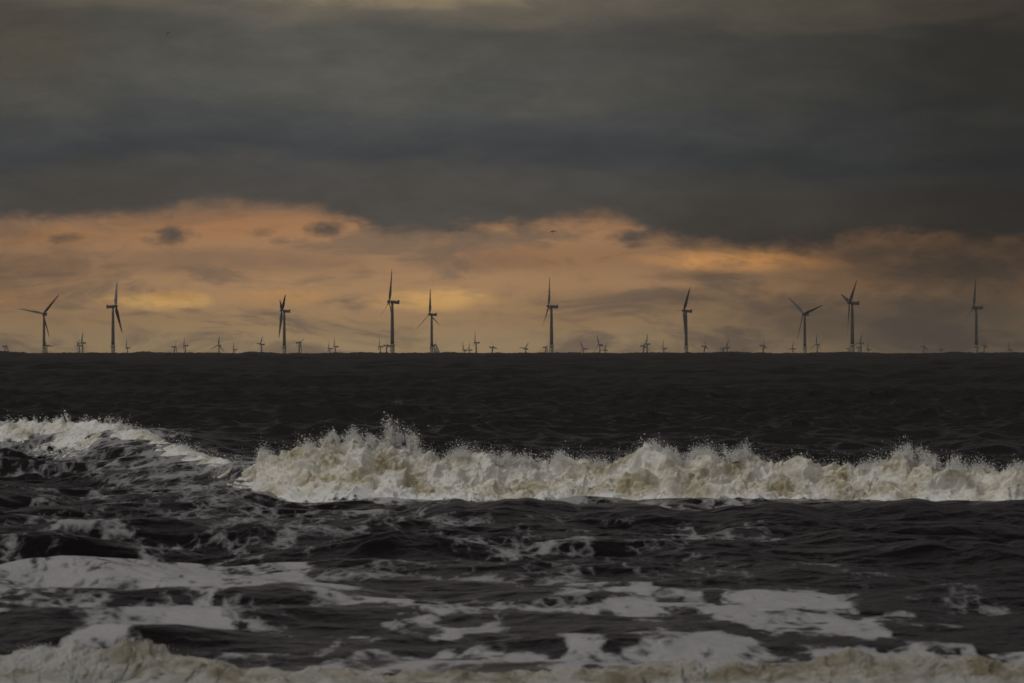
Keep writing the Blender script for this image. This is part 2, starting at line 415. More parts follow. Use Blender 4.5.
def breaker(name, ctrl, mat_, px_step, ns, wid, amp, seed, sand_shade_k, label, name_h=None, toe=0.74, dk=1.0, ls=1.0, hmin=0.5):
    cx, cd, ch = crest_fn(ctrl)
    xf = np.linspace(cx[0], cx[-1], 4000)
    df = smooth_interp(xf, cx, cd, 0.7)
    arc = np.concatenate([[0], np.cumsum(np.hypot(np.diff(xf), np.diff(df)))])
    n = int(arc[-1] / px_step)
    x = np.interp(np.linspace(0, arc[-1], n), arc, xf)
    d = np.interp(x, xf, df)
    h = smooth_interp(x, cx, ch, 0.25)
    tx, ty = np.gradient(x), np.gradient(d)
    tn = np.hypot(tx, ty) + 1e-9
    nxp, nyp = ty / tn, -tx / tn                  # plan normal, towards the beach
    hv = h * (1 + 0.10 * noise2(x / 0.9 + seed, 0 * x) + 0.07 * noise2(x / 0.3 + seed, 0 * x + 5)) * 0.93
    s = np.linspace(0, 1, ns)
    t = s * (len(PU) - 1)
    pu = np.interp(t, np.arange(len(PU)), PU); pz = np.interp(t, np.arange(len(PZ)), PZ)
    ker = np.ones(9) / 9
    pad = lambda a: np.convolve(np.pad(a, 4, mode='edge'), ker, 'valid')
    pu, pz = pad(pu), pad(pz)
    uw = wid * (0.28 + 0.72 * np.clip(h, 0, 2) / 1.5) * (1 + 0.28 * noise2(x / 1.7 + seed, 0 * x + 2) + 0.12 * noise2(x / 0.5, 0 * x + 3))
    Ux = pu[None, :] * uw[:, None]
    Zx = pz[None, :] * np.where(pz[None, :] > 0, np.maximum(hv, -0.3)[:, None], 1.0)
    X = x[:, None] + Ux * nxp[:, None]; Yy = d[:, None] + Ux * nyp[:, None]
    du = np.gradient(Ux, axis=1); dz = np.gradient(Zx, axis=1)
    ln = np.sqrt(du * du + dz * dz) + 1e-6
    nu, nz = -dz / ln, du / ln                    # outward: up on the back, towards the beach on the front
    # domain-warped billows
    a = np.clip(h, 0.0, 1.6)[:, None] / 1.6
    a = (0.25 + 0.75 * a) * amp
    wX = X + 0.25 * noise3(X / 0.8 + seed, Yy / 0.8, Zx / 0.8); wY = Yy + 0.25 * noise3(X / 0.8 + 40, Yy / 0.8 + seed, Zx / 0.8)
    wZ = Zx + 0.25 * noise3(X / 0.8 + 80, Yy / 0.8, Zx / 0.8 + seed)
    disp = np.zeros_like(X)
    for L, g in ((1.6, 0.50), (0.8, 0.30), (0.4, 0.16), (0.2, 0.085), (0.1, 0.05), (0.05, 0.026)):
        L, g = L * ls, g * ls
        q = noise3(wX / L + seed, wY / L + 11, wZ / L + 23)
        disp += g * (1.5 * (np.sqrt(q * q + 0.03) - 0.32) + 0.45 * noise3(wX / L + seed + 50, wY / L, wZ / L + 61))
    edge = np.sin(np.pi * s) ** 0.5
    disp *= a * edge[None, :]
    up = np.clip(nz, 0, 1)
    Yo = Yy + nyp[:, None] * nu * disp * 1.1
    Zo = Zx + nz * disp
    # torn crest
    cr = np.exp(-((s - 0.29) / 0.10) ** 2)[None, :]
    tear = np.clip(noise2(X / 0.16 + seed, X * 0 + 8), 0, 1) ** 1.5 * 0.16 + np.clip(noise2(X / 0.5 + seed, X * 0 + 18), 0, 1) ** 1.3 * 0.18
    Zo += cr * tear * a
    X2 = X + nxp[:, None] * nu * disp * 1.1 + 0.06 * noise3(X / 0.2, Yy / 0.2 + 7, Zx / 0.2) * a
    curv = d[:, None] ** 2 / (2 * RE)
    co = np.stack([X2, Yo, Zo - curv], -1).reshape(-1, 3)
    me = np_mesh(name, co, grid_faces(n, ns))
    sand_shade = np.clip(sand_shade_k + 0.9 * noise3(X / 1.1 + 5, Yy / 1.1, Zx / 0.7) - 0.9 * sstep(0.62, 0.9, s)[None, :], 0, 1)  # sandy tan, partly shade of the hollows put into the colour
    add_attr(me, 'sand_shade', sand_shade)
    endf = sstep(0.05, 0.55, h)[:, None] if name_h is None else 1.0
    holes = 0.62 + 0.75 * noise3(X / 0.7 + 3, Yy / 0.7 + seed, Zx / 0.45) + 0.3 * noise3(X / 0.25, Yy / 0.25 + seed, Zx / 0.2)
    dense = (1.5 * dk * sstep(1.0, toe, s) * (0.25 + 0.75 * sstep(0.0, 0.26, s)))[None, :] * endf * np.clip(holes, hmin, 1.0) ** 0.6
    add_attr(me, 'dense', dense)
    o = link(name, me, mat_)
    tag(o, label, 'sea foam', kind='stuff')
    return x, d, hv, uw, co.reshape(n, ns, 3)

OCT_V = np.array([[1, 0, 0], [-1, 0, 0], [0, 1, 0], [0, -1, 0], [0, 0, 1], [0, 0, -1]], float)
OCT_F = np.array([[0, 2, 4], [2, 1, 4], [1, 3, 4], [3, 0, 4], [2, 0, 5], [1, 2, 5], [3, 1, 5], [0, 3, 5]])

def ico():
    bm = bmesh.new(); bmesh.ops.create_icosphere(bm, subdivisions=1, radius=1)
    v = np.array([p.co[:] for p in bm.verts]); f = np.array([[q.index for q in p.verts] for p in bm.faces]); bm.free()
    return v, f

def drops(name, pts, rad, mat_, label, shape=None, stretch=None):
    V, Fc = shape if shape else (OCT_V, OCT_F)
    n = len(pts)
    sc = np.ones((n, 1, 3)) if stretch is None else stretch[:, None, :]
    co = pts[:, None, :] + V[None] * rad[:, None, None] * sc * (1 + 0.25 * np.random.default_rng(3).normal(size=(n, len(V), 1)))
    fc = (Fc[None] + (np.arange(n) * len(V))[:, None, None]).reshape(-1, 3)
    me = np_mesh(name, co.reshape(-1, 3), fc)
    add_attr(me, 'sand_shade', np.full(n * len(V), 0.25)); add_attr(me, 'dense', np.full(n * len(V), 3.0))
    o = link(name, me, mat_)
    tag(o, label, 'sea spray', kind='stuff')
    return o

sea_obj = sea()
FOAM = make_foam_mat('breaker_foam', 1.05)
FOAM_N = make_foam_mat('sandy_foam', 1.0, 0.52)
info = {}
info['main'] = breaker('breaking_wave_foam', BREAK_MAIN, FOAM, 0.022, 190, 1.0, 1.0, 3.7, 0.8, 'long tumbling wall of cream white foam along the main breaking wave')
info['left'] = breaker('breaking_wave_foam', BREAK_LEFT, FOAM, 0.035, 120, 1.25, 0.8, 51.2, 0.35, 'foam crest of the farther breaking wave at far left, sloping down to the main breaker', toe=0.36, dk=0.85)
info['near'] = breaker('breaking_wave_foam', BREAK_NEAR, FOAM_N, 0.012, 150, 1.1, 1.25, 91.4, 0.8, 'sandy brown foam of the nearest wave along the bottom edge', 1, ls=0.55, dk=1.0)

def spray(name, key, bursts, n_fine, n_burst, label, base_h=0.10, seed=1, rk=1.0):
    rng = np.random.default_rng(seed)
    x, d, h, uw, co = info[key]
    top = co[:, :, 2].argmax(1)
    ct = co[np.arange(len(x)), top]                    # crest points
    ok = np.where(h > 0.35)[0]
    w = (0.015 + np.clip(noise2(x / 1.1 + seed, 0 * x + 33), 0, 1) ** 1.5)[ok]; w /= w.sum()
    pts, rad = [], []
    i = rng.choice(ok, n_fine, p=w)
    p = ct[i].copy()
    p[:, 2] += rng.exponential(base_h, n_fine) - 0.05
    p[:, 0] += rng.normal(0, 0.10, n_fine); p[:, 1] += rng.normal(0, 0.3, n_fine)
    pts.append(p); rad.append(np.clip(rng.lognormal(math.log(0.0055), 0.6, n_fine), 0.003, 0.026) * rk)
    for px, hh, wd, fr in bursts:                       # plumes thrown up from the crest
        m = int(n_burst * fr)
        dd = np.interp((px - 512) / F * np.median(d), x, d)
        x0 = (px - 512) / F * dd
        nj = 9
        jx = rng.normal(0, wd, nj); jh = hh * rng.uniform(0.3, 1, nj); jt = rng.normal(0, 0.25, nj)
        j = rng.integers(0, nj, m)
        f = rng.beta(0.8, 2.0, m)
        z = f * jh[j]
        xx = x0 + jx[j] + jt[j] * z + rng.normal(0, 0.03, m) + rng.normal(0, 0.16, m) * f
        k = np.clip(np.searchsorted(x, xx), 0, len(x) - 1)
        p = ct[k].copy(); p[:, 0] = xx; p[:, 2] += z - 0.06; p[:, 1] += rng.normal(0, 0.25, m)
        pts.append(p); rad.append(np.clip(rng.lognormal(math.log(0.0048), 0.75, m), 0.003, 0.034) * rk)
    drops(name, np.concatenate(pts), np.concatenate(rad), FOAM, label)

spray('sea_spray', 'main', [(400, 1.15, 0.28, 1.6), (330, 0.4, 0.5, .9), (300, 0.6, 0.3, .2), (365, 0.6, 0.4, .9), (500, 0.45, 0.35, .6), (525, 0.5, 0.2, .5), (560, 0.4, 0.3, .3), (668, 0.4, 0.3, .7), (735, 0.65, 0.3, 1.0),
     (700, 0.5, 0.3, .4), (925, 0.8, 0.3, 1.3), (955, 0.5, 0.35, .6), (890, 0.3, 0.4, .4), (1015, 0.4, 0.3, .4)], 70000, 9000, 'white droplets thrown up along the crest of the main breaking wave', seed=2)
spray('sea_spray', 'left', [(85, 0.7, 0.7, 1.0), (30, 0.5, 0.9, .8), (115, 0.5, 0.5, .6), (140, .4, .4, .3)], 7000, 1800, 'white droplets above the farther foam crest at far left', base_h=0.13, seed=5, rk=1.3)
spray('sea_spray', 'near', [(150, 0.10, 0.3, .5), (700, 0.10, 0.3, .5), (60, 0.12, 0.4, 1.0), (560, 0.08, 0.5, 1.0), (930, 0.10, 0.4, 1.0)], 16000, 1500, 'fine droplets over the sandy foam of the nearest wave', base_h=0.02, seed=8, rk=0.5)

# ------------------------------------------------------------------- turbines
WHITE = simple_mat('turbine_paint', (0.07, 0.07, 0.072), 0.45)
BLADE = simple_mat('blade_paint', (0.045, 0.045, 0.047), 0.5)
YELLOW = simple_mat('transition_paint', (0.36, 0.33, 0.24), 0.5)
GREY = simple_mat('deck_steel', (0.28, 0.29, 0.30), 0.6)

def lathe(prof, n=20):
    bm = bmesh.new(); rings = []
    for r, z in prof:
        rings.append([bm.verts.new((r * math.cos(2 * math.pi * k / n), r * math.sin(2 * math.pi * k / n), z)) for k in range(n)])
    for a, b in zip(rings, rings[1:]):
        for k in range(n): bm.faces.new((a[k], a[(k + 1) % n], b[(k + 1) % n], b[k]))
    bm.faces.new(rings[-1]); bm.faces.new(rings[0][::-1])
    for f in bm.faces: f.smooth = True
    return bm

def to_mesh(name, bm):
    bmesh.ops.recalc_face_normals(bm, faces=bm.faces[:])
    me = bpy.data.meshes.new(name); bm.to_mesh(me); bm.free()
    return me

def box(bm, x0, x1, y0, y1, z0, z1, bev=0.0):
    vs = [bm.verts.new((x, y, z)) for z in (z0, z1) for y in (y0, y1) for x in (x0, x1)]
    fs = [bm.faces.new([vs[i] for i in q]) for q in ((0, 2, 3, 1), (4, 5, 7, 6), (0, 1, 5, 4), (2, 6, 7, 3), (0, 4, 6, 2), (1, 3, 7, 5))]
    if bev:
        bmesh.ops.bevel(bm, geom=list({e for f in fs for e in f.edges}), offset=bev, segments=3, profile=0.6, affect='EDGES')

def blade_mesh():
    """aerofoil sections along +z, chord along x, tapering and twisting"""
    bm = bmesh.new(); rings = []
    st = [(0.8, 1.9, 1.9, 0), (2.5, 1.9, 1.8, 2), (5, 2.4, 1.4, 14), (9, 3.4, 0.95, 12), (14, 3.1, 0.7, 9), (22, 2.4, 0.48, 5), (31, 1.75, 0.32, 2), (39, 1.15, 0.2, 0), (43.5, 0.6, 0.1, 0), (45, 0.12, 0.03, 0)]
    for z, c, th, tw in st:
        r = []
        for k in range(14):
            a = 2 * math.pi * k / 14
            x = 1.25 * c * (0.5 * math.cos(a)) + (c * 0.18 if c != th else 0)
            y = th * 0.5 * math.sin(a) * (1 if c == th else (0.75 + 0.25 * math.cos(a)))
            t = math.radians(tw)
            r.append(bm.verts.new((x * math.cos(t) - y * math.sin(t), x * math.sin(t) + y * math.cos(t) - 0.0006 * z * z, z)))
        rings.append(r)
    for a, b in zip(rings, rings[1:]):
        for k in range(14): bm.faces.new((a[k], a[(k + 1) % 14], b[(k + 1) % 14], b[k]))
    bm.faces.new(rings[-1]); bm.faces.new(rings[0][::-1])
    for f in bm.faces: f.smooth = True
    return to_mesh('blade', bm)

ME_TOWER = to_mesh('tower', lathe([(2.15, 13.2), (2.1, 20), (1.85, 40), (1.5, 60), (1.2, 68.4)], 24))
def tp():
    bm = lathe([(2.45, -8), (2.45, 3), (2.6, 5), (2.6, 11.6), (2.45, 12.2), (2.3, 13.3)], 24)
    box(bm, -0.35, 0.35, -2.95, -2.63, -6, 12.2)          # boat landing ladder
    return to_mesh('transition_piece', bm)
def plat():
    bm = lathe([(2.5, 12.25), (4.3, 12.25), (4.3, 12.6), (2.5, 12.6)], 24)
    for k in range(16):                                  # guard rail posts and rings of the work platform
        a = 2 * math.pi * k / 16
        box(bm, 4.15 * math.cos(a) - .05, 4.15 * math.cos(a) + .05, 4.15 * math.sin(a) - .05, 4.15 * math.sin(a) + .05, 12.6, 13.7)
    return to_mesh('work_platform', bm)
ME_TP = tp(); ME_PLAT = plat()
def nac():
    bm = bmesh.new()
    box(bm, -1.75, 1.75, -2.0, 8.2, -1.75, 1.85, 0.55)
    bm2 = lathe([(1.3, -2.6), (1.3, -1.6)], 16)
    me = bpy.data.meshes.new('t'); bm2.to_mesh(me); bm2.free(); bm.from_mesh(me)
    return to_mesh('nacelle', bm)
ME_NAC = nac()
bm = bmesh.new(); box(bm, -1.2, 1.2, 6.2, 8.0, 1.87, 3.0, 0.15)
ME_COOL = to_mesh('cooler', bm)
def hubm():
    bm = lathe([(1.5, -1.2), (1.65, 0), (1.55, 1.0), (1.1, 1.9), (0.4, 2.4), (0.05, 2.5)], 18)
    return to_mesh('rotor_hub', bm)
ME_HUB = hubm()
ME_BLADE = blade_mesh()
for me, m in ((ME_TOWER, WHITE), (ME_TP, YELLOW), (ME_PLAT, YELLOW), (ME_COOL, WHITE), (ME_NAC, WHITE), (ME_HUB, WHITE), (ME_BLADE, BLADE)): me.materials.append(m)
from mathutils import Matrix, Vector

def child(name, me, parent, M):
    o = bpy.data.objects.new(name, me); COL.objects.link(o); o.parent = parent
    o.matrix_local = M
    return o

HUB_Z = 70.0
def hub_dist(py):
    a = PITCH - (py - 341.5) / F
    lo, hi = 5000.0, 60000.0
    for _ in range(60):
        m_ = 0.5 * (lo + hi)
        if (HUB_Z - CAM_H) / m_ - m_ / (2 * RE) > a: lo = m_
        else: hi = m_
    return lo

def turbine(px, py, phi, side, Lx, label, group, pitch=20, bulk=1.0):
    d = hub_dist(py)
    x = (px - 512) / F * d
    root = bpy.data.objects.new('wind_turbine', None); COL.objects.link(root)
    root.empty_display_size = 10
    root.location = (x, d, -d * d / (2 * RE))
    tag(root, label, 'wind turbine', group)
    tp_ = child('transition_piece', ME_TP, root, Matrix.Diagonal((bulk, bulk, 1, 1)))
    child('work_platform', ME_PLAT, tp_, Matrix())
    child('tower', ME_TOWER, root, Matrix.Diagonal((bulk, bulk, 1, 1)))
    ax = Vector((side * math.sqrt(max(0, 1 - Lx * Lx)), -Lx, 0))      # tower -> rotor
    yaw = math.atan2(ax.x, -ax.y)                                     # nacelle's -y points along ax
    Rz = Matrix.Rotation(yaw, 4, 'Z')
    tilt = math.radians(6)
    Mn = Matrix.Translation((0, 0, HUB_Z)) @ Rz @ Matrix.Rotation(-tilt, 4, 'X')
    nc = child('nacelle', ME_NAC, root, Mn @ Matrix.Diagonal((bulk, bulk, bulk, 1)))
    child('cooler', ME_COOL, nc, Matrix())
    Mh = Mn @ Matrix.Translation((0, -3.9 * bulk, 0))
    hub = child('rotor_hub', ME_HUB, root, Mh @ Matrix.Rotation(math.radians(90), 4, 'X') @ Matrix.Diagonal((bulk, bulk, bulk, 1)))
    for k in range(3):
        child('blade', ME_BLADE, root, Mh @ Matrix.Rotation(math.radians(phi + 120 * k), 4, 'Y') @ Matrix.Rotation(math.radians(pitch), 4, 'Z') @ Matrix.Diagonal((bulk, bulk, 1, 1)))
    return root

G1 = 'large wind turbines in the nearer offshore rows'
G2_ = 'small hazy wind turbines far out on the horizon'
NEAR = [
 (44, 314, 280, -1, .95, 'tall wind turbine at far left with one blade stretched out level to the left'),
 (113, 306.5, 30, 1, .17, 'tall dark wind turbine facing right, the only tall one whose nacelle tail points left'),
 (284.3, 311, 52, -1, .14, 'tall edge on wind turbine whose blades make one long slanted line, third from left'),
 (392.3, 302, 3, -1, .22, 'tallest wind turbine left of centre, edge on with one blade straight up'),
 (431.7, 314.5, -5, -1, .52, 'shorter wind turbine with open three blade star, right beside the tallest one'),
 (551.5, 306.5, -15, -1, .14, 'tall edge on wind turbine near the middle, below the flying bird'),
 (686.2, 311, 30, -1, .27, 'tall wind turbine right of centre with a single thick blade leaning right above its nacelle'),
 (804.8, 314, 70, -1, .78, 'tall wind turbine on the right with two blades spread up in a wide V'),
 (852.3, 303, 45, -1, .22, 'tall wind turbine right of the wide V one, its blades raised in a narrow V'),
 (976.3, 307.5, 0, -1, .2, 'tall dark wind turbine nearest the right edge, one blade pointing straight up'),
]
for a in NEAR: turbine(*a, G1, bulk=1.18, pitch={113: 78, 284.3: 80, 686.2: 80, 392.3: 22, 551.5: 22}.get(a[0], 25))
FAR = [
 (5.3, 346.3, 20, 1, .3, 'faint small turbine at the very left edge of the horizon'),
 (46.8, 345.5, 95, -1, .8, 'faint small turbine just right of the leftmost tall turbine tower'),
 (82.6, 342.8, 10, -1, .6, 'faint small turbine midway between the two leftmost tall turbines, taller of a close pair'),
 (79.4, 345.5, 50, -1, .2, 'faint small turbine midway between the two leftmost tall turbines, lower of a close pair'),
 (127.5, 347.8, 0, -1, .3, 'faint small turbine just right of the tall turbine that faces right'),
 (174.3, 346.8, 30, 1, .2, 'faint small turbine low on the horizon, left of a thin upright blade line'),
 (185.3, 345.5, 0, -1, .05, 'thin pale far turbine reading as one upright line, right of a small dark headed one'),
 (219, 345.4, 5, -1, .85, 'faint small turbine shaped like a cross with a long level left blade'),
 (234.6, 349.5, -8, -1, .12, 'very low far turbine right of the cross shaped one, only head and upright blade showing'),
 (261.6, 344.4, 35, -1, .4, 'faint small turbine just left of the tall slanted blade turbine'),
 (299.2, 342.7, 65, 1, .35, 'faint small turbine with wide dark head, just right of the tall slanted blade turbine'),
 (329.8, 348.5, 0, -1, .06, 'thin faint far turbine reading as a short line, left neighbour of a dark headed one'),
 (335.4, 346.6, -8, -1, .2, 'faint small dark headed turbine alone between the third and fourth tall turbines'),
 (380.4, 346.5, -4, -1, .1, 'thin faint far turbine reading as a line, first of two left of the tallest turbine'),
 (386.6, 345.4, -15, 1, .4, 'faint small turbine tucked just left of the tallest turbine tower'),
 (434.6, 345, 15, 1, .4, 'faint small turbine right behind the open three blade star turbine'),
 (464.2, 350, -15, -1, .5, 'tiny far turbine almost sunk under the horizon, right of the pale platform'),
 (469.6, 350, 25, -1, .3, 'tiny far turbine almost sunk under the horizon, left of a clear small turbine'),
 (476.2, 342.6, -6, -1, .2, 'clear small far turbine with its head level and one blade straight up, left of centre'),
 (492.2, 347.2, -20, 1, .4, 'faint small turbine with a blade leaning up left, between star turbine and centre'),
 (525.8, 349, 40, -1, .6, 'very low far turbine with two blades in a V, left of the centre tall turbine'),
 (545.6, 347.3, 60, 1, .3, 'faint small turbine just left of the centre tall turbine tower'),
 (583.5, 348.6, -28, -1, .8, 'very low far turbine with V blades, first right of the centre tall turbine'),
 (599.8, 344.8, -20, -1, .6, 'faint small turbine with long blade leaning left, second right of the centre tall turbine'),
 (605.4, 350.2, 30, -1, .5, 'barely risen far turbine beside the one whose long blade leans up left'),
 (643.4, 346, -10, 1, .3, 'left one of a close faint pair, left of the single thick blade turbine'),
 (647.2, 344, 12, -1, .5, 'right one of a close faint pair, left of the single thick blade turbine'),
 (664, 348.4, 12, -1, .15, 'thin slanted far turbine line just left of the single thick blade turbine'),
 (704.2, 346.3, -12, 1, .3, 'faint small turbine just right of the single thick blade turbine'),
 (722.6, 349, -35, 1, .5, 'very low far turbine with a blade leaning left, left one of a low pair'),
 (727.4, 347.5, 25, -1, .5, 'very low far turbine with a blade leaning right, right one of a low pair'),
 (763, 345.6, -10, 1, .25, 'lone faint small dark headed turbine left of the wide V turbine'),
 (793, 348.8, 20, -1, .4, 'very low far turbine with a blade leaning right, just left of the wide V turbine'),
 (817.2, 344.6, 0, -1, .65, 'faint small cross shaped turbine just right of the wide V turbine'),
 (849.8, 349.8, 40, -1, .4, 'very low far turbine half hidden at the foot of the narrow V turbine'),
 (861, 343.2, 20, -1, .5, 'faint small turbine close right of the narrow V turbine, the higher headed one'),
 (858.6, 347.5, 60, 1, .3, 'faint low turbine squeezed between the narrow V turbine and its small neighbour'),
 (868.4, 349.5, 15, -1, .2, 'barely risen far turbine, second right of the narrow V turbine'),
 (923.4, 346.5, -5, 1, .3, 'faint small turbine with upright blade in the gap left of the rightmost tall turbine'),
 (940.4, 349, -20, 1, .4, 'very low far turbine between an upright blade small one and the rightmost tall turbine'),
 (984, 345.2, -5, 1, .3, 'faint small turbine just right of the rightmost tall turbine'),
 (1009.8, 349.4, -12, -1, .6, 'very low far turbine at the right edge of the horizon'),
]
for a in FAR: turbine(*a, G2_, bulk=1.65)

# offshore transformer platform behind the star turbine
d = 22000.0
sub = bpy.data.objects.new('offshore_platform', None); COL.objects.link(sub)
sub.location = ((437.2 - 512) / F * d, d, -d * d / (2 * RE))
tag(sub, 'pale blocky offshore platform on legs, low behind the open star turbine', 'platform')
bm = bmesh.new(); box(bm, -7, 7, -9, 9, 24, 29, .3); box(bm, -8, 8, -10, 10, 18, 23.8, .3)
link('topside', to_mesh('topside', bm), GREY, sub)
bm = bmesh.new(); box(bm, -6, 0, -4, 4, 29.02, 36, .3)
link('crane_house', to_mesh('crane_house', bm), GREY, sub)
for sx in (-1, 1):
    for sy in (-1, 1):
        bm = lathe([(0.9, -10), (0.8, 18)], 12); me = to_mesh('leg', bm); lg = link('leg', me, GREY, sub); lg.location = (sx * 6, sy * 7.5, 0)

# ---------------------------------------------------------------------- birds
BIRD = simple_mat('bird_plumage', (0.045, 0.042, 0.04), 0.7)
def bird(px, py, d, span, bank, heading, label):
    bm = bmesh.new()
    # body: lathe along x, wings: swept, bent at the wrist
    n = 10; rings = []
    prof = [(-0.30, .012), (-0.22, .035), (-0.10, .062), (0.05, .07), (0.16, .05), (0.20, .042), (0.25, .045), (0.285, .03), (0.30, .014), (0.345, .004)]
    for x, r in prof:
        rings.append([bm.verts.new((x, r * math.cos(2 * math.pi * k / n), r * 0.9 * math.sin(2 * math.pi * k / n))) for k in range(n)])
    for a, b in zip(rings, rings[1:]):
        for k in range(n): bm.faces.new((a[k], a[(k + 1) % n], b[(k + 1) % n], b[k]))
    bm.faces.new(rings[0][::-1]); bm.faces.new(rings[-1])
    t = [bm.verts.new(v) for v in ((-.26, .03, .012), (-.26, -.03, .012), (-.45, -.09, .01), (-.45, .09, .01))]; bm.faces.new(t)
    t = [bm.verts.new(v) for v in ((-.26, .03, -.004), (-.45, .09, 0), (-.45, -.09, 0), (-.26, -.03, -.004))]; bm.faces.new(t)
    for s in (-1, 1):
        secs = [(.04, .12, .28, .05), (.22, .16, .28, .06), (.40, .16, .24, .00), (.56, .08, .17, -.10), (.70, -.06, .03, -.24)]
        up, lo = [], []
        for yy, xl, ch, zz in secs:
            up.append((bm.verts.new((xl, s * yy, zz)), bm.verts.new((xl - ch * .4, s * yy, zz + .03)), bm.verts.new((xl - ch, s * yy, zz))))
            lo.append((up[-1][0], bm.verts.new((xl - ch * .4, s * yy, zz - .025)), up[-1][2]))
        for L in (up, lo):
            for a, b in zip(L, L[1:]):
                for k in (0, 1): bm.faces.new((a[k], a[k + 1], b[k + 1], b[k]))
    for f in bm.faces: f.smooth = True
    o = link('bird', to_mesh('bird', bm), BIRD)
    o.location = ((px - 512) / F * d, d, CAM_H + (HOR - py) / F * d)
    o.scale = (span,) * 3
    o.rotation_euler = (math.radians(bank), math.radians(-32), math.radians(heading))
    tag(o, label, 'bird', 'birds flying over the sea')
bird(552.6, 231.5, 1500, 1.25, 14, -80, 'dark flying bird with bent wings under the cloud edge near the middle')
bird(167.4, 33.5, 1700, 1.2, 40, -60, 'tiny dark bird speck high up left against the grey cloud')

# ----------------------------------------------------------------------- haze
bm = bmesh.new(); box(bm, -6500, 6500, -400, 36000, -130, 175)
hz = link('haze', to_mesh('haze', bm), None)
m, t = mat('haze_air')
v = t.new('ShaderNodeVolumePrincipled')
v.inputs['Color'].default_value = (0.82, 0.79, 0.75, 1)
v.inputs['Density'].default_value = 2.1e-5
v.inputs['Anisotropy'].default_value = 0.3
o_ = t.new('ShaderNodeOutputMaterial'); t.l.new(v.outputs[0], o_.inputs['Volume'])
hz.data.materials.append(m)
tag(hz, kind='stuff')

